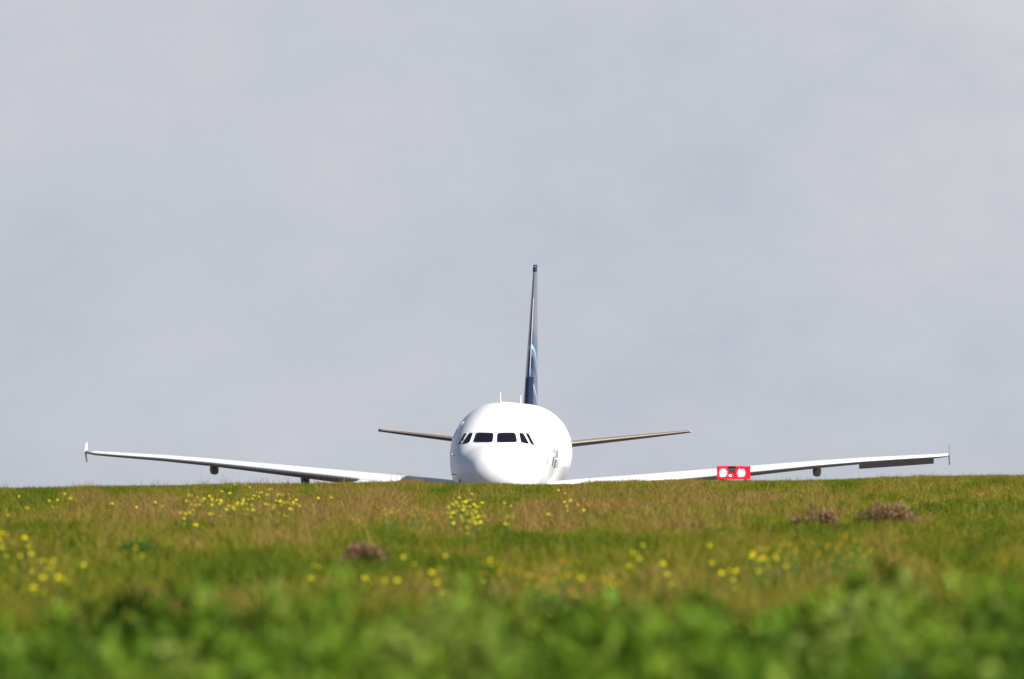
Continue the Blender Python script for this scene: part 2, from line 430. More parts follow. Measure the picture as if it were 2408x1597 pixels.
for side in (1, -1):
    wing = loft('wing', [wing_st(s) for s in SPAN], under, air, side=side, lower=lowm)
    # wing tip fence
    s_, yl, c_, z_, th, inc = wing_st(17.2)
    x0 = side * 17.22
    out = [(yl + 0.05, z_), (yl + .75, z_ + .36), (yl + 1.45, z_ + .42), (yl + c_ + .25, z_ + .05), (yl + 1.5, z_ - .40), (yl + .9, z_ - .36)]
    fvv = [(x0 + side * -.017, y, z) for k, (y, z) in enumerate(out)] + [(x0 + side * .017, y, z) for y, z in out]
    n_ = len(out)
    fsf = [tuple(range(n_)), tuple(reversed(range(n_, 2 * n_)))] + [(k, (k + 1) % n_, n_ + (k + 1) % n_, n_ + k) for k in range(n_)]
    mesh_obj('wingtip_fence', fvv, fsf, [white, fence_m], wing, smooth=False, midx=[0, 1] + [1 if side > 0 else 0] * n_)
    # navigation light faired into the tip
    # flap track fairings hanging below the trailing edge
    for s in (4.6, 8.3, 12.0):
        st = wing_st(s); yb = st[1] + st[2] * 0.45; ye = st[1] + st[2] + 0.55; zb = st[3] - st[2] * 0.45 * math.sin(st[5]) - 0.03
        hgt = 0.44 if s > 5 else 0.5; wd = 0.17
        vs_, fs_ = [], []
        m_ = 14
        for k in range(m_ + 1):
            u = k / m_; r_ = max(0.02, math.sin(math.pi * min(1, (u * 1.0)) ** 0.8)) ** 0.6
            for a in range(12):
                an = 2 * math.pi * a / 12 + math.pi / 12
                bx_ = (abs(math.cos(an)) ** 3.5 + abs(math.sin(an)) ** 3.5) ** (-1 / 3.5)
                vs_.append((side * s + wd * r_ * bx_ * math.cos(an), yb + (ye - yb) * u, zb - hgt * 0.33 - u * 0.10 + hgt * 0.5 * r_ * bx_ * math.sin(an)))
        for k in range(m_):
            for a in range(12):
                p0, p1 = k * 12 + a, k * 12 + (a + 1) % 12
                fs_.append((p0, p1, p1 + 12, p0 + 12))
        fs_.append(tuple(range(12))); fs_.append(tuple(reversed(range(m_ * 12, m_ * 12 + 12))))
        mesh_obj('flap_track_fairing', vs_, fs_, fair_m, wing)
    # aileron: drooped on the port side, faired on the other
    vs_, fs_ = [], []
    droop = 0.24 if side == 1 else 0.02
    for s in (13.65, 16.6):
        st = wing_st(s); yh = st[1] + st[2] * 0.78; yt_ = st[1] + st[2] * 1.0 + 0.02
        zh = st[3] - st[2] * 0.78 * math.sin(st[5])
        for (yy, zz) in ((yh, zh + .05), (yt_, zh - droop + .012), (yt_, zh - droop - .012), (yh, zh - .05)):
            vs_.append((side * s, yy, zz))
    fs_ = [(0, 1, 5, 4), (1, 2, 6, 5), (2, 3, 7, 6), (3, 0, 4, 7), (3, 2, 1, 0), (4, 5, 6, 7)]
    mesh_obj('aileron', vs_, fs_, fair_m if side == 1 else under, wing, smooth=False)
    # tailplane
    hs = []
    for s in (0.5, 1.5, 3.0, 4.6, 6.12, 6.34):
        yl = 31.0 + s * 0.62 + (0.15 if s > 6.1 else 0); te = 35.2 + s * 0.235 - (0.1 if s > 6.1 else 0)
        c_ = te - yl
        hs.append((s, yl, c_, 4.13 + s * 0.110, 0.080, math.radians(2.0)))
    loft('tailplane', hs, stabm, air, side=side, le_mat=metal, le_frac=0.12)

# belly fairing between the wings
bm = bmesh.new(); bmesh.ops.create_uvsphere(bm, u_segments=32, v_segments=20, radius=1)
for v in bm.verts: v.co = Vector((v.co.x * 2.12, 15.2 + v.co.y * 5.2, 2.25 + v.co.z * 0.78))
bm_obj('belly_fairing', bm, under, air, True)

# tail fin: navy with a paler swoosh, bare leading edge
finm = bpy.data.materials.new('fin_livery'); finm.use_nodes = True
t = finm.node_tree; b = t.nodes['Principled BSDF']; b.inputs['Roughness'].default_value = 0.3; b.inputs['Coat Weight'].default_value = 0.3
co = N(t, 'ShaderNodeTexCoord'); sp = N(t, 'ShaderNodeSeparateXYZ'); t.links.new(co.outputs['Object'], sp.inputs[0])
# slanting bands across the fin: v = z*a + y*b
v_ = M2(t, 'ADD', M2(t, 'MULTIPLY', sp.outputs['Z'], 0.36), M2(t, 'MULTIPLY', sp.outputs['Y'], 0.42))
nz = N(t, 'ShaderNodeTexNoise'); setv(nz, Scale=0.5, Detail=1.0); t.links.new(co.outputs['Object'], nz.inputs['Vector'])
v_ = M2(t, 'ADD', v_, M2(t, 'MULTIPLY', nz.outputs['Fac'], 0.5))
fr_ = M2(t, 'FRACT', v_, 0.0)
rp = N(t, 'ShaderNodeValToRGB'); rp.color_ramp.interpolation = 'CONSTANT'
E = rp.color_ramp.elements
E[0].position = 0; E[0].color = (0.012, 0.028, 0.085, 1)
E[1].position = 0.42; E[1].color = (0.08, 0.12, 0.18, 1)
e_ = E.new(0.6); e_.color = (0.24, 0.38, 0.46, 1)
e_ = E.new(0.72); e_.color = (0.04, 0.06, 0.13, 1)
t.links.new(fr_, rp.inputs[0])
top_ = N(t, 'ShaderNodeMapRange'); top_.inputs[1].default_value = 8.2; top_.inputs[2].default_value = 9.0; t.links.new(sp.outputs['Z'], top_.inputs[0])
mm = N(t, 'ShaderNodeMix', data_type='RGBA'); mm.inputs['B'].default_value = (0.12, 0.14, 0.17, 1)
t.links.new(top_.outputs[0], mm.inputs['Factor']); t.links.new(rp.outputs[0], mm.inputs['A']); t.links.new(mm.outputs['Result'], b.inputs['Base Color'])
navy = pmat('navy_paint', (0.012, 0.020, 0.048), 0.35)
fs_st = []
def fin_st(z):
    u = (z - 5.6) / (11.55 - 5.6)
    yl = 29.6 + u * 5.55; te = 35.5 + u * 1.55
    if z > 11.45: yl += 0.25; te -= 0.1
    return (z, yl, te - yl, 0.0, 0.098 - 0.012 * u, 0.0)
def fin_mesh(z0, z1, k): return [fin_st(z0 + (z1 - z0) * i_ / k) for i_ in range(k + 1)]
fin = loft('tail_fin', fin_mesh(5.3, 11.44, 14) + [fin_st(11.55)], finm, air, axis='fin')
# bare metal strip along the upper leading edge, navy below it, and a dark cap on the tip
def le_strip(name, z0, z1, mat, wd, d=0.03):
    vs_, fs_ = [], []
    for i_ in range(13):
        z = z0 + (z1 - z0) * i_ / 12; st = fin_st(z); tw = wd
        for (x, y) in ((-tw, .16), (-tw * .55, -.012), (0, -.05), (tw * .55, -.012), (tw, .16)):
            vs_.append((x, st[1] + y, z))
    for i_ in range(12):
        for k in range(4):
            a = i_ * 5 + k; fs_.append((a, a + 1, a + 6, a + 5))
    fs_.append((0, 4, 3, 2, 1)); fs_.append((60, 61, 62, 63, 64))
    return mesh_obj(name, vs_, fs_, mat, fin)
pale = pmat('pale_leading_edge', (0.42, 0.37, 0.39), 0.6)
le_strip('leading_edge', 6.98, 10.2, pale, 0.03)
le_strip('leading_edge', 5.7, 6.97, navy, 0.16)
le_strip('fin_tip_cap', 11.28, 11.56, navy, 0.085)

# blade antennas on the crown
def blade(y, h, ch):
    vs_ = []; z0 = 5.84
    for (z, c0, c1, w_) in ((z0, 0, ch, .035), (z0 + h, ch * .45, ch * .95, .02)):
        for (yy, xx) in ((c0, 0), ((c0 + c1) / 2, w_), (c1, 0), ((c0 + c1) / 2, -w_)): vs_.append((xx, y + yy, z))
    fs_ = [(0, 1, 5, 4), (1, 2, 6, 5), (2, 3, 7, 6), (3, 0, 4, 7), (4, 5, 6, 7)]
    mesh_obj('blade_antenna', vs_, fs_, white, air, smooth=False)
blade(5.9, 0.40, 0.35); blade(23.0, 0.36, 0.35)
# probes and a small intake scoop on the nose
for (x, z) in ((1.55, 3.0), (-1.55, 3.0), (1.62, 3.75), (-1.62, 3.75)):
    h, nn = front_hit(x, z)
    bm = bmesh.new(); bmesh.ops.create_cone(bm, segments=10, radius1=0.03, radius2=0.012, depth=0.26, cap_ends=True)
    q_ = (nn + Vector((0, -0.6, 0))).normalized().to_track_quat('Z', 'Y')
    for v in bm.verts: v.co = h + nn * 0.05 + q_ @ v.co
    bm_obj('pitot_probe', bm, steel, air, True)
h, nn = front_hit(-1.33, 2.72)
patch('static_vent', [(-1.35, 2.60), (-1.30, 2.60), (-1.30, 2.84), (-1.35, 2.84)], darkgrey, fus, off=0.01, n=3)
# engines
def lathe(prof_, cx, cz, n=40, close=False):
    vs_, fs_ = [], []
    for (y, r) in prof_:
        for k in range(n):
            a = 2 * math.pi * k / n; vs_.append((cx + r * math.cos(a), y, cz + r * math.sin(a)))
    for i_ in range(len(prof_) - 1):
        for k in range(n):
            a, b_ = i_ * n + k, i_ * n + (k + 1) % n; fs_.append((a, a + n, b_ + n, b_))
    return vs_, fs_
fan_m = pmat('fan_titanium', (0.16, 0.16, 0.17), 0.35, metal=0.8)
lipm = pmat('polished_intake_lip', (0.75, 0.76, 0.78), 0.2, metal=1.0)
for side in (1, -1):
    cx, cz = side * 5.75, 1.62
    e = bpy.data.objects.new('engine', None); COL.objects.link(e); e.parent = air
    v1, f1 = lathe([(9.2, 0.90), (9.08, 0.96), (9.2, 1.03), (9.6, 1.09), (10.4, 1.12), (11.4, 1.08), (12.4, .95), (12.42, .9), (11.8, .88), (9.9, .86), (9.2, .90)], cx, cz)
    mesh_obj('nacelle', v1, f1, white, e)
    v1, f1 = lathe([(11.8, .80), (12.6, .62), (13.4, .40), (13.4, .34), (13.9, .05)], cx, cz)
    mesh_obj('exhaust_cone', v1, f1, steel, e)
    vs_, fs_ = [], []
    for k in range(24):
        a = 2 * math.pi * k / 24; b0 = len(vs_)
        for (r, da, dy) in ((.22, -.09, .0), (.22, .09, .12), (.86, .13, .18), (.86, -.03, 0.0)):
            vs_.append((cx + r * math.cos(a + da), 9.95 + dy, cz + r * math.sin(a + da)))
        fs_.append((b0, b0 + 1, b0 + 2, b0 + 3))
    mesh_obj('fan_blades', vs_, fs_, fan_m, e, smooth=False)
    v1, f1 = lathe([(9.6, .01), (9.75, .14), (9.98, .24), (10.1, .24), (10.15, .85)], cx, cz)
    mesh_obj('fan_spinner', v1, f1, fan_m, e)
    vs_ = [(cx - .16, 10.2, 2.66), (cx + .16, 10.2, 2.66), (cx + .2, 15.0, 2.85), (cx - .2, 15.0, 2.85), (cx - .16, 10.4, 2.4), (cx + .16, 10.4, 2.4), (cx + .2, 14.6, 2.3), (cx - .2, 14.6, 2.3)]
    mesh_obj('pylon', vs_, [(0, 1, 2, 3), (7, 6, 5, 4), (0, 4, 5, 1), (1, 5, 6, 2), (2, 6, 7, 3), (3, 7, 4, 0)], white, e, smooth=False)

# undercarriage
def tyre(cx, y, r, w, parent):
    pr = [(-w * .5, r * .55), (-w * .5, r * .86), (-w * .36, r * .97), (0, r), (w * .36, r * .97), (w * .5, r * .86), (w * .5, r * .55), (-w * .5, r * .55)]
    vs_, fs_ = [], []
    for (x, rr) in pr:
        for k in range(28):
            a = 2 * math.pi * k / 28; vs_.append((cx + x, y + rr * math.cos(a), r + rr * math.sin(a)))
    for i_ in range(len(pr) - 1):
        for k in range(28):
            a, b_ = i_ * 28 + k, i_ * 28 + (k + 1) % 28; fs_.append((a, a + 28, b_ + 28, b_))
    mesh_obj('wheel', vs_, fs_, rubber, parent)
    bm = bmesh.new(); bmesh.ops.create_cone(bm, segments=24, radius1=r * .56, radius2=r * .56, depth=w * .7, cap_ends=True)
    for v in bm.verts: v.co = Vector((cx + v.co.z, y + v.co.x, r + v.co.y))
    bm_obj('wheel_hub', bm, steel, parent)
for (cx, y, r, w, dx, top) in ((0, 5.07, .38, .22, .25, 2.1), (3.79, 17.7, .58, .42, .46, 2.9), (-3.79, 17.7, .58, .42, .46, 2.9)):
    gear = bpy.data.objects.new('landing_gear', None); COL.objects.link(gear); gear.parent = air
    bm = bmesh.new(); bmesh.ops.create_cone(bm, segments=16, radius1=.09, radius2=.13, depth=top - r, cap_ends=True)
    for v in bm.verts: v.co += Vector((cx, y, (top + r) / 2))
    bm_obj('strut', bm, steel, gear, True)
    bm_obj('axle', box_bm(cx - dx, cx + dx, y - .06, y + .06, r - .06, r + .06, .02), steel, gear)
    for s in (1, -1): tyre(cx + s * dx, y, r, w, gear)

# ------------------------------------------------------------------ runway approach indicator lamp unit
red = pmat('painted_red_glow', (0.80, 0.008, 0.03), 0.4, noise=(9, 0.5, (0.55, 0.004, 0.02)))  # red paint standing in for the glow round the lamps
dkred = pmat('dark_red_recess', (0.16, 0.01, 0.03), 0.6)
black = pmat('black_housing', (0.05, 0.055, 0.08), 0.5)
lampm = pmat('lit_lamp_glass', (0.8, 0.1, 0.1), 0.3, emit=(1.0, 0.07, 0.08), es=60.0)
glowm = pmat('imitated_glow_ring', (0.8, 0.01, 0.03), 0.4, emit=(1.0, 0.02, 0.05), es=2.2)  # emissive ring added round each lamp to imitate its glow
lampw = pmat('lit_small_lamp', (0.8, 0.5, 0.5), 0.3, emit=(1.0, 0.6, 0.6), es=3.0)
PD = 474.0
px = lambda p: (p - 1204) / F * PD
pz = lambda r_: EYE + (ROW0 - r_) / F * PD
gx = px(1725)
gz = float(ground(gx, PD))
unit = bpy.data.objects.new('signal_light', None); COL.objects.link(unit); unit.location = (0, 0, 0)
tag(unit, 'red light unit with two glowing round lamps standing on the grass before the wing', 'signal light')
X0, X1, Z0, Z1 = px(1686), px(1765), pz(1127), pz(1096)
bm_obj('housing', box_bm(X0, X1, PD + .06, PD + .62, Z0, Z1 - .012, .02), black, unit)
# front frame, coloured red as the lamps' glow: rails, posts and the recess behind them
front = bmesh.new()
def addb(bm, *a):
    b2 = box_bm(*a); me_ = bpy.data.meshes.new('tmp'); b2.to_mesh(me_); b2.free(); bm.from_mesh(me_); bpy.data.meshes.remove(me_)
xa, xb, xc, xd = px(1691), px(1711), px(1734), px(1756)
addb(front, X0, X1, PD, PD + .055, Z1 - .052, Z1, .008)
addb(front, X0, X1, PD, PD + .055, Z0, Z0 + .05, .008)
addb(front, X0, X0 + .05, PD + .003, PD + .052, Z0 + .051, Z1 - .053, .004)
addb(front, X1 - .085, X1, PD + .003, PD + .052, Z0 + .051, Z1 - .053, .004)
bm_obj('front_frame', front, red, unit)
bm_obj('recess_panel', box_bm(X0 + .052, X1 - .087, PD + .035, PD + .058, Z0 + .052, Z1 - .054), red, unit)
bm_obj('centre_panel', box_bm(px(1712), px(1731), PD + .0, PD + .033, Z1 - .13, Z1 - .004, .005), black, unit)
def disc(name, cx, cz, r, mat, y, ry=1.0, ringm=None):
    vs_, fs_ = lathe([(y - .03, .001), (y - .024, r * .5), (y - .008, r * .9), (y + .005, r)], 0, 0, 32)
    o = mesh_obj(name, [(cx + v[0], v[1], cz + v[2] * ry) for v in vs_], fs_, mat, unit)
    if ringm:
        vs_, fs_ = lathe([(y + .005, r), (y - .04, r * 1.03), (y - .04, r * 1.13), (y + .005, r * 1.16)], 0, 0, 32)
        mesh_obj('lamp_hood', [(cx + v[0], v[1], cz + v[2] * ry) for v in vs_], fs_, ringm, o)
    return o
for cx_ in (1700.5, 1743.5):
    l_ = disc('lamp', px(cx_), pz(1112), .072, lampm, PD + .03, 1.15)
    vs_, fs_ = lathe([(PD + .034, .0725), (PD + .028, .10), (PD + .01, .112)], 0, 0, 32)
    mesh_obj('lamp_glow_ring', [(px(cx_) + v[0], v[1], pz(1112) + v[2] * 1.15) for v in vs_], fs_, glowm, l_)
disc('small_lamp', px(1717.5), pz(1118.5), .036, lampw, PD - .003, .6)
for x in (X0 + .12, X1 - .12):
    for y in (PD + .12, PD + .5):
        bm = bmesh.new(); bmesh.ops.create_cone(bm, segments=12, radius1=.022, radius2=.022, depth=Z0 - gz + .25, cap_ends=True)
        for v in bm.verts: v.co += Vector((x, y, (Z0 + gz - .25) / 2))
        bm_obj('leg', bm, darkgrey, unit, True)

# ------------------------------------------------------------------ vegetation
grass_m = leaf_mat('grass_blades', 0.35, 0.6)
dry_m = leaf_mat('dry_grass_blades', 0.3, 0.7)
weed_m = leaf_mat('weed_leaves', 0.12, 0.5)
petal_m = leaf_mat('petals', 0.3, 0.6)

def rowof(x, d, z): return ROW0 - (z - EYE) / d * F
def pxof(x, d): return 1204 + x / d * F
GREEN = np.array([(0.215, 0.235, 0.015), (0.165, 0.205, 0.012), (0.26, 0.255, 0.02), (0.235, 0.22, 0.016)])
DRY = np.array([(0.35, 0.24, 0.06), (0.30, 0.19, 0.045), (0.42, 0.30, 0.09), (0.32, 0.19, 0.065)])
DARK = np.array([(0.10, 0.15, 0.010), (0.13, 0.18, 0.012)])
# broad patches of the meadow as (x centre px, row, half width px, half height rows, dryness)
PATCH = [(350, 1190, 230, 45, .9), (560, 1215, 200, 40, .55), (870, 1185, 150, 45, 1.1), (1000, 1225, 260, 25, .7), (700, 1180, 160, 30, .4), (1290, 1200, 110, 35, .8), (1420, 1195, 160, 45, .6),
         (1600, 1200, 180, 50, .8), (1700, 1170, 150, 25, .5), (1930, 1180, 130, 22, .35), (300, 1240, 130, 20, .4), (640, 1262, 160, 14, .45), (1250, 1260, 100, 20, .2),
         (1350, 1385, 230, 40, .9), (1700, 1330, 350, 25, .6), (900, 1370, 160, 40, .6), (520, 1400, 130, 40, .6), (100, 1380, 100, 50, .5), (2350, 1370, 80, 30, .5), (2050, 1330, 200, 18, .5), (480, 1365, 120, 25, .5), (1090, 1290, 80, 18, .4),
         (200, 1240, 200, 16, -.5), (450, 1235, 120, 14, -.6), (800, 1245, 260, 12, -.4), (640, 1325, 260, 16, -1.4), (1020, 1312, 120, 15, -1.3), (1240, 1255, 90, 18, -.8), (1450, 1285, 120, 20, -.7), (2250, 1195, 160, 12, -.5),
         (1500, 1320, 170, 12, -.6), (325, 1290, 60, 16, -.9), (2270, 1300, 60, 24, -.7), (2360, 1380, 60, 30, -.7), (1900, 1250, 90, 14, -.5), (60, 1180, 120, 20, -.3), (280, 1150, 260, 9, -.3), (930, 1270, 60, 10, -.8)]
def dryness(P, R):
    v = 0.9 * (nzA(P / 90.0, R / 16.0) - 0.52) + 0.7 * (nzC(P / 28.0, R / 9.0) - 0.5)
    for (a, b_, w_, h_, s_) in PATCH:
        v = v + s_ * 0.75 * np.exp(-(((P - a) / w_) ** 2 + ((R - b_) / h_) ** 2))
    return v

def blades(n, dlo, dhi, hmean, wid, seed, tall=False, margin=0.033, power=1.0):
    r = np.random.default_rng(seed)
    d = np.sqrt(r.random(n) * (dhi ** 2 - dlo ** 2) + dlo ** 2) if power == 1 else dlo + (dhi - dlo) * r.random(n)
    x = (r.random(n) * 2 - 1) * (margin * d + 1.2)
    # pull blades together into tufts
    k = r.random(n) < 0.6
    tx = np.round(x / 0.16) * 0.16 + r.normal(0, .03, n); td = np.round(d / 0.35) * 0.35 + r.normal(0, .05, n)
    x = np.where(k, tx, x); d = np.where(k, td, d)
    z = ground(x, d)
    return r, x, d, z
def build_blades(name, r, x, d, z, h, w, tint, lean=0.5):
    n = len(x)
    az = r.random(n) * 2 * np.pi
    face = r.normal(0, 0.6, n)                     # blade width direction, mostly across the view
    wx, wy = np.cos(face) * w / 2, np.sin(face) * w / 2
    ln = np.abs(r.normal(0, lean, n)) * h
    lx, ly = np.cos(az) * ln, np.sin(az) * ln
    V = np.empty((n, 5, 3))
    V[:, 0] = np.stack([x - wx, d - wy, z - .02], 1); V[:, 1] = np.stack([x + wx, d + wy, z - .02], 1)
    V[:, 2] = np.stack([x + lx * .35 + wx * .75, d + ly * .35 + wy * .75, z + h * .6], 1)
    V[:, 3] = np.stack([x + lx * .35 - wx * .75, d + ly * .35 - wy * .75, z + h * .6], 1)
    V[:, 4] = np.stack([x + lx, d + ly, z + h], 1)
    b_ = np.arange(n)[:, None] * 5
    return np_mesh(name, V.reshape(-1, 3), b_ + np.array([[0, 1, 2, 3]]), b_ + np.array([[3, 2, 4]]), grass_m, np.repeat(tint, 5, 0))

r, x, d, z = blades(800000, 78, 492, .15, .01, 21)
P, R = pxof(x, d), rowof(x, d, z + 0.12)
dr = dryness(P, R)
n = len(x)
u = dr - 0.22 + r.normal(0, .11, n)
hmul = 0.8 + 0.7 * nzD(x / 2.2, d / 5.0) + 0.35 * np.clip(dr, 0, 1)
h = GRASS_H * 0.70 * hmul * (0.6 + 0.8 * r.random(n))
h *= np.where(np.abs(P - 1180) < 190, 0.75, 1.0)
w = (0.006 + 0.005 * r.random(n)) * (0.6 + d / 450)
kd = np.clip((u + .12) / .75, 0, 1)[:, None]; kg = np.clip((-u - .12) / .45, 0, 1)[:, None]
tint = GREEN[r.integers(0, 4, n)] * (1 - kd) + DRY[r.integers(0, 4, n)] * kd
tint = tint * (1 - kg) + DARK[r.integers(0, 2, n)] * kg
tint = tint * 0.82
tint = tint * (0.85 + 0.3 * r.random(n))[:, None]
go = build_blades('grass', r, x, d, z, h, w, tint, lean=.95)
tag(go, 'olive green and straw coloured meadow grass covering the rise', 'grass', kind='stuff')

# taller thin stalks that stand up along the crest and in the dry patches
r, x, d, z = blades(16000, 150, 488, .3, .006, 22)
P, R = pxof(x, d), rowof(x, d, z + 0.1)
dr = dryness(P, R)
ok = (r.random(len(x)) < np.clip(dr * 1.3 + .15, 0.05, 1)) & ~((np.abs(P - 1190) < 170) & (d > 400)) 
x, d, z, P = x[ok], d[ok], z[ok], P[ok]; n = len(x)
h = 0.20 + 0.20 * r.random(n) ** 2
h *= np.where(d > 410, np.where(P < 1010, 1.0, .75), 1.0)
tint = DRY[r.integers(0, 4, n)] * (0.5 + .35 * r.random(n))[:, None]
so_ = build_blades('dry_stalks', r, x, d, z, h, 0.006 + 0.006 * r.random(n), tint, lean=.4)
tag(so_, 'thin straw coloured seed stalks standing above the grass', 'grass', kind='stuff')

# foreground: lush broad-leaved weeds, close to the camera and out of focus
def weed_top(x, d):
    P = pxof(x, d)
    m = 1.21 + np.interp(d, [37, 55, 78], [0, -.035, -.09])
    m = m + 0.12 * (nzA(x / 0.6 + 3, d / 5.0) - .5) + np.interp(d, [45, 75], [.36, .24]) * (nzB(x / 0.19, d / 1.6) - .60)
    edge = np.interp(P, [-600, 0, 200, 380, 700, 830, 950, 1050, 1200, 1500, 1650, 2000, 2200, 2350, 3000], [0, -.04, -.02, .05, .04, -.02, -.05, -.05, -.03, -.01, .03, .03, -.01, -.03, 0])
    return m + edge * np.clip((d - 50) / 20, 0, 1)
def weeds(n_pl, seed):
    """mounded plants, each a shell of broad leaves round its own centre, standing side by side with gaps between"""
    r = np.random.default_rng(seed)
    d = 36 + 42 * r.random(n_pl)
    x = (r.random(n_pl) * 2 - 1) * (0.034 * d + .6)
    rad = r.uniform(.07, .17, n_pl)
    top = weed_top(x, d) + r.normal(0, .075, n_pl) - .03
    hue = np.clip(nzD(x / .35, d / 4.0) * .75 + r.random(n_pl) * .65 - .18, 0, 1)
    L = 150
    idx = np.repeat(np.arange(n_pl), L); n = len(idx)
    th = r.random(n) * 2 * np.pi
    v = r.random(n) ** 0.8                        # 0 at the top of the mound, 1 low down its flank
    rr = np.sin(np.minimum(v * 2.2, 1) * np.pi / 2) * rad[idx] * r.uniform(.7, 1.08, n)
    bx = x[idx] + np.cos(th) * rr; by = d[idx] + np.sin(th) * rr
    bz = top[idx] - v ** 1.3 * .42 + r.normal(0, .012, n)
    ln = r.uniform(.035, .085, n); wd = ln * r.uniform(.3, .55, n)
    ang = th + r.normal(0, .5, n)
    elv = np.clip(1.2 - v * 1.9 + r.normal(0, .35, n), -.8, 1.4)
    dx, dy, dz_ = np.cos(ang) * np.cos(elv), np.sin(ang) * np.cos(elv), np.sin(elv)
    sx, sy = -np.sin(ang), np.cos(ang)
    def P_(t_, s_, lift=0):
        return np.stack([bx + dx * ln * t_ + sx * wd * s_, by + dy * ln * t_ + sy * wd * s_, bz + dz_ * ln * t_ - .25 * t_ * t_ * ln + lift * wd], 1)
    V = np.stack([P_(0, 0), P_(.3, -.45, .12), P_(.35, 0), P_(.3, .45, .12), P_(.72, -.36, .10), P_(.75, 0), P_(.72, .36, .10), P_(1.05, 0)], 1)
    b_ = np.arange(n)[:, None] * 8
    q4 = np.concatenate([b_ + np.array([[1, 2, 5, 4]]), b_ + np.array([[2, 3, 6, 5]])])
    q3 = np.concatenate([b_ + np.array([[0, 2, 1]]), b_ + np.array([[0, 3, 2]]), b_ + np.array([[4, 5, 7]]), b_ + np.array([[5, 6, 7]])])
    # greens vary by plant; the darkest stand in for shaded gaps in the foliage
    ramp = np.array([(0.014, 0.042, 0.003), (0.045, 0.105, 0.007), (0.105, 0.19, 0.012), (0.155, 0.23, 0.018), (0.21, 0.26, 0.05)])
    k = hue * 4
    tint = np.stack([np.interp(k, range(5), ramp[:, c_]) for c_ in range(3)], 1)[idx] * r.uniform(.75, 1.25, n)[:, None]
    return V.reshape(-1, 3), q4, q3, np.repeat(tint, 8, 0), (x, d, top)
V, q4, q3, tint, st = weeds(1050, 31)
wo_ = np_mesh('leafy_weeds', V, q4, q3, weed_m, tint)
tag(wo_, 'lush bright green leafy weeds filling the blurred foreground', 'weeds', kind='stuff')

# low plants: a mass of small leaves on a few stems, one thing each
def bush(name, px_, row, wpx, hpx, cols, label, cat, seed, n=1500, group=None, leaf=.03, stemcol=(.1, .07, .04)):
    r = np.random.default_rng(seed)
    x0, d0, z0 = spot(px_, row)
    sc = d0 / F; W_, H_ = wpx * sc, hpx * sc + .13
    root = bpy.data.objects.new(name, None); COL.objects.link(root); root.location = (x0, d0, z0)
    tag(root, label, cat, group)
    # uneven dome built from several sub-clumps
    cn = 14; cxs = r.uniform(-.85, .85, cn); cys = r.uniform(-.6, .6, cn); ch = (1 - (cxs ** 2) * .75) * r.uniform(.72, 1.05, cn)
    ci = r.integers(0, cn, n)
    th = r.random(n) * 6.28; ph = np.arccos(r.random(n) * 1.15 - .15); rad = r.random(n) ** .4
    cx = (cxs[ci] + .27 * rad * np.sin(ph) * np.cos(th)) * W_ / 2
    cy = (cys[ci] + .35 * rad * np.sin(ph) * np.sin(th)) * W_ / 2
    cz = np.clip(ch[ci] * (0.45 + .5 * rad * np.cos(ph)) + r.normal(0, .07, n), .03, 1.25) * H_
    az, e_ = r.random(n) * 6.28, r.uniform(-.3, 1.4, n); ln = leaf * r.uniform(.6, 1.4, n); wd = ln * .3
    dx, dy, dz_ = np.cos(az) * np.cos(e_), np.sin(az) * np.cos(e_), np.sin(e_)
    sx, sy = -np.sin(az), np.cos(az)
    c0 = np.stack([cx, cy, cz], 1); dd = np.stack([dx, dy, dz_], 1) * ln[:, None]; ss = np.stack([sx, sy, 0 * sx], 1) * wd[:, None]
    c0[:, 2] += .0
    V = np.stack([c0, c0 + dd * .5 + ss, c0 + dd, c0 + dd * .5 - ss], 1).reshape(-1, 3)
    cols = np.array(cols); tt = cols[r.integers(0, len(cols), n)] * r.uniform(.7, 1.25, n)[:, None]
    np_mesh('foliage', V, np.arange(n)[:, None] * 4 + np.array([[0, 1, 2, 3]]), np.zeros((0, 3), int), weed_m, np.repeat(tt, 4, 0), root)
    m_ = 26; hh = []
    a = r.random(m_) * 6.28; ex = r.uniform(-.8, .8, m_) * W_ / 2; ey = r.uniform(-.5, .5, m_) * W_ / 2
    vv = []
    for k in range(m_):
        top = np.array([ex[k], ey[k], H_ * r.uniform(.5, .95)]); bot = np.array([ex[k] * .5, ey[k] * .5, -.02]); s_ = np.array([.006, 0, 0]); s2 = np.array([0, .006, 0])
        vv += [bot - s_, bot + s_, bot + s2 * 1.6, top]
    bb = np.arange(m_)[:, None] * 4
    np_mesh('stem', np.array(vv), np.zeros((0, 4), int), np.concatenate([bb + np.array([[0, 1, 3]]), bb + np.array([[1, 2, 3]]), bb + np.array([[2, 0, 3]])]), weed_m, np.tile(np.array([stemcol]), (m_ * 4, 1)), root)
MAUVE = [(0.28, 0.16, 0.095), (0.20, 0.11, 0.065), (0.35, 0.21, 0.125), (0.16, 0.095, 0.05)]
bush('dry_shrub', 2085, 1232, 165, 52, MAUVE, 'largest mauve brown dry shrub, near the right end of the meadow', 'shrub', 41, 2600, 'mauve brown dry shrubs')
bush('dry_shrub', 1915, 1232, 125, 36, MAUVE, 'flat mauve brown dry shrub between the red light unit and the largest dry shrub', 'shrub', 42, 1500, 'mauve brown dry shrubs')
bush('dry_shrub', 855, 1320, 125, 44, MAUVE, 'lone mauve brown dry shrub left of the airliner, lower in the meadow', 'shrub', 43, 1700, 'mauve brown dry shrubs')
bush('leafy_plant', 325, 1312, 110, 40, [(.06, .16, .02), (.09, .2, .03), (.05, .12, .02)], 'bright green leafy plant on the left of the meadow', 'plant', 44, 1300, None, .03, (.05, .1, .02))

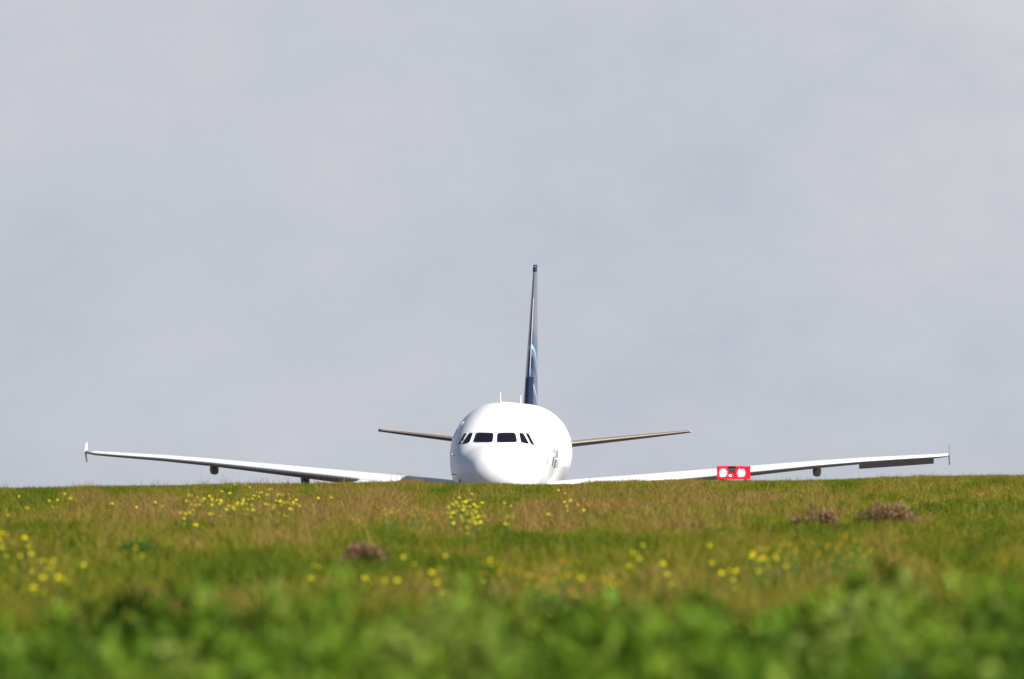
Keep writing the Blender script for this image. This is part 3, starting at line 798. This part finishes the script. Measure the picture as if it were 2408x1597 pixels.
# yellow wildflowers, each plant its own thing, in the clusters the photograph shows
def flower_mesh(seed, size, col, heads):
    r = np.random.default_rng(seed)
    vs, f4, f3, tt = [], [], [], []
    G_ = (0.08, 0.13, 0.02)
    for hd in range(heads):
        ox, oy = r.normal(0, .05 * (heads > 1), 2); H = 1 - (0.05 * hd * r.random())
        b0 = len(vs)
        for (a, zz) in ((0, 0), (2.1, 0), (4.2, 0), (0, 1), (2.1, 1), (4.2, 1)):
            rr = .0035
            vs.append((math.cos(a) * rr + ox * zz, math.sin(a) * rr + oy * zz, zz * H)); tt.append(G_)
        for k in range(3): f4.append((b0 + k, b0 + (k + 1) % 3, b0 + 3 + (k + 1) % 3, b0 + 3 + k))
        # five petals round a cup, tilted to the light
        tx, ty = r.normal(.3, .3), r.normal(-.5, .3)
        for k in range(6):
            a = 2 * math.pi * k / 6
            ca, sa = math.cos(a), math.sin(a); b1 = len(vs)
            for (rad, side_, up) in ((0.05, 0, 0), (.6, -.38, .35), (1.0, 0, .55), (.6, .38, .35)):
                lx, ly, lz = (rad * ca - side_ * sa) * size, (rad * sa + side_ * ca) * size, up * size
                lz2 = lz - (lx * tx + ly * ty) * .9
                vs.append((ox + lx, oy + ly, H + lz2 * 1.0)); tt.append(tuple(c_ * r.uniform(.85, 1.1) for c_ in col))
            f4.append((b1, b1 + 1, b1 + 2, b1 + 3))
    # two leaves low on the stem
    for s_ in (1, -1):
        b1 = len(vs)
        for (xx, zz, yy) in ((0, .3, 0), (.02, .45, .006), (.05 , .5, 0), (.02, .40, -.006)): vs.append((s_ * xx, yy, zz)); tt.append(G_)
        f4.append((b1, b1 + 1, b1 + 2, b1 + 3))
    me = bpy.data.meshes.new('wildflower')
    me.from_pydata(vs, [], f4)
    a_ = me.color_attributes.new('tint', 'FLOAT_COLOR', 'POINT')
    a_.data.foreach_set('color', np.concatenate([np.array(tt), np.ones((len(tt), 1))], 1).astype(np.float32).ravel())
    me.materials.append(petal_m)
    return me
YEL = (0.86, 0.74, 0.02); ORG = (0.75, 0.42, 0.03)
# mesh height is 1; heads are un-squashed through per-height variants
def scaled(me, H):
    for v in me.vertices:
        z = v.co.z
        v.co.z = (z * H if z < .75 else H * min(z, 1.0) if False else H + (z - 1.0))  if z > .70 else z * H
    return me
FM = {}
for kind, col, size in (('y', YEL, .0145), ('o', ORG, .009)):
    FM[kind] = [scaled(flower_mesh(50 + k + (20 if kind == 'o' else 0), size, col, (1, 3, 5, 4, 2)[k]), 0.20 + .03 * k) for k in range(5)]
ONES = 'zeroth first second third fourth fifth sixth seventh eighth ninth tenth eleventh twelfth thirteenth fourteenth fifteenth sixteenth seventeenth eighteenth nineteenth'.split()
def ordinal(k):
    if k < 20: return ONES[k]
    tens = ['twent', 'thirt', 'fort', 'fift'][k // 10 - 2]
    return tens + 'ieth' if k % 10 == 0 else tens + 'y-' + ONES[k % 10]
def flowers(name, pts, kind, label, group, size=1.0):
    pts = sorted(pts)
    for rank, (px_, row) in enumerate(pts):
        me = random.choice(FM[kind])
        x0, d0, z0 = spot(px_, row, lift=0.20)
        o = bpy.data.objects.new('yellow_wildflower' if kind == 'y' else 'orange_wildflower', me); COL.objects.link(o)
        s_ = random.uniform(.8, 1.15) * size
        o.location = (x0, d0, z0); o.rotation_euler = (0, 0, random.uniform(-.7, .7)); o.scale = (s_, s_, random.uniform(.95, 1.15))
        lab = ordinal(rank + 1) + ' ' + label.replace('wildflower', 'wildflower from the left', 1)
        tag(o, lab, 'wildflower', group)
def scatter(n_, cx, cy, wx, wy, seed):
    r = random.Random(seed); return [(r.gauss(cx, wx), r.gauss(cy, wy)) for _ in range(n_)]
flowers('f', [(1072, 1190), (1078, 1200), (1085, 1212), (1068, 1222), (1095, 1218), (1110, 1182), (1122, 1198), (1128, 1200), (1142, 1191), (1105, 1206), (1090, 1196), (1116, 1222), (1130, 1236), (1140, 1240), (1066, 1232), (1100, 1228), (1198, 1236), (1174, 1230), (1196, 1204), (1088, 1186), (1120, 1210), (1076, 1238)] + scatter(12, 1095, 1210, 22, 14, 1),
        'y', 'yellow wildflower in the dense cluster below the airliner nose', 'flowers below the airliner nose', size=1.15)
flowers('f', [(528, 1163), (548, 1168), (584, 1178), (474, 1192), (487, 1182), (502, 1196), (540, 1210), (545, 1222), (560, 1204), (582, 1212), (614, 1192), (636, 1168), (664, 1172), (656, 1182), (676, 1188), (690, 1196), (700, 1204), (664, 1200), (440, 1214), (436, 1224), (374, 1207), (583, 1190), (682, 1218), (746, 1196), (720, 1210), (635, 1214), (504, 1222)] + scatter(30, 600, 1202, 75, 18, 2),
        'y', 'yellow wildflower in the wide band below the left wing', 'flowers below the left wing', size=1.1)
flowers('f', [(302, 1166), (50, 1178), (122, 1186), (134, 1200), (160, 1182), (172, 1183), (70, 1208), (258, 1210), (16, 1226), (22, 1236), (30, 1190), (8, 1280), (20, 1290), (70, 1280), (66, 1290), (4, 1296)],
        'y', 'yellow wildflower near the left edge of the meadow', 'flowers near the left edge')
flowers('f', [(1322, 1172), (1331, 1192), (1334, 1212), (1296, 1218), (1350, 1210), (1380, 1208)],
        'y', 'yellow wildflower in the short column right of the airliner nose', 'flowers right of the airliner nose')
flowers('f', [(82, 1352), (114, 1338), (80, 1390), (96, 1408), (150, 1382), (260, 1382), (136, 1404), (206, 1350), (330, 1348), (298, 1352), (90, 1412), (178, 1405), (238, 1392), (84, 1372), (44, 1345)],
        'y', 'blurred yellow wildflower at lower left above the weeds', 'blurred flowers at lower left', size=.72)
flowers('f', [(742, 1368), (868, 1380), (908, 1388), (944, 1390), (1026, 1372), (1046, 1348), (960, 1352), (900, 1410), (1144, 1360), (1150, 1345)],
        'y', 'blurred yellow wildflower below the lone mauve shrub', 'blurred flowers in the lower middle', size=.72)
flowers('f', [(1450, 1352), (1490, 1350), (1500, 1354), (1568, 1364), (1600, 1345), (1664, 1312), (1675, 1290), (1668, 1362), (1708, 1362), (1728, 1364), (1764, 1348), (1772, 1342), (1776, 1318), (1792, 1320), (1820, 1338), (1842, 1362), (1430, 1402), (1412, 1404), (1366, 1424), (1508, 1310), (1780, 1350), (1796, 1356), (1438, 1408)],
        'y', 'blurred yellow wildflower at lower right above the weeds', 'blurred flowers at lower right', size=.72)
flowers('f', scatter(16, 1960, 1316, 70, 9, 5) + scatter(10, 1850, 1318, 50, 8, 6),
        'o', 'orange wildflower in the thin row below the mauve shrubs', 'orange flowers at right')
flowers('f', scatter(22, 1290, 1382, 60, 10, 7), 'o', 'orange wildflower in the faint patch above the weeds', 'orange flowers at lower middle')
flowers('f', scatter(26, 2250, 1180, 90, 22, 8) + scatter(12, 1850, 1175, 120, 14, 9), 'o', 'tiny orange wildflower near the crest on the right', 'tiny orange flowers near the right crest')
flowers('f', scatter(34, 950, 1222, 70, 12, 10) + scatter(14, 1550, 1212, 120, 18, 12), 'o', 'tiny orange wildflower among the dry grass near the airliner', 'tiny orange flowers in the dry grass')
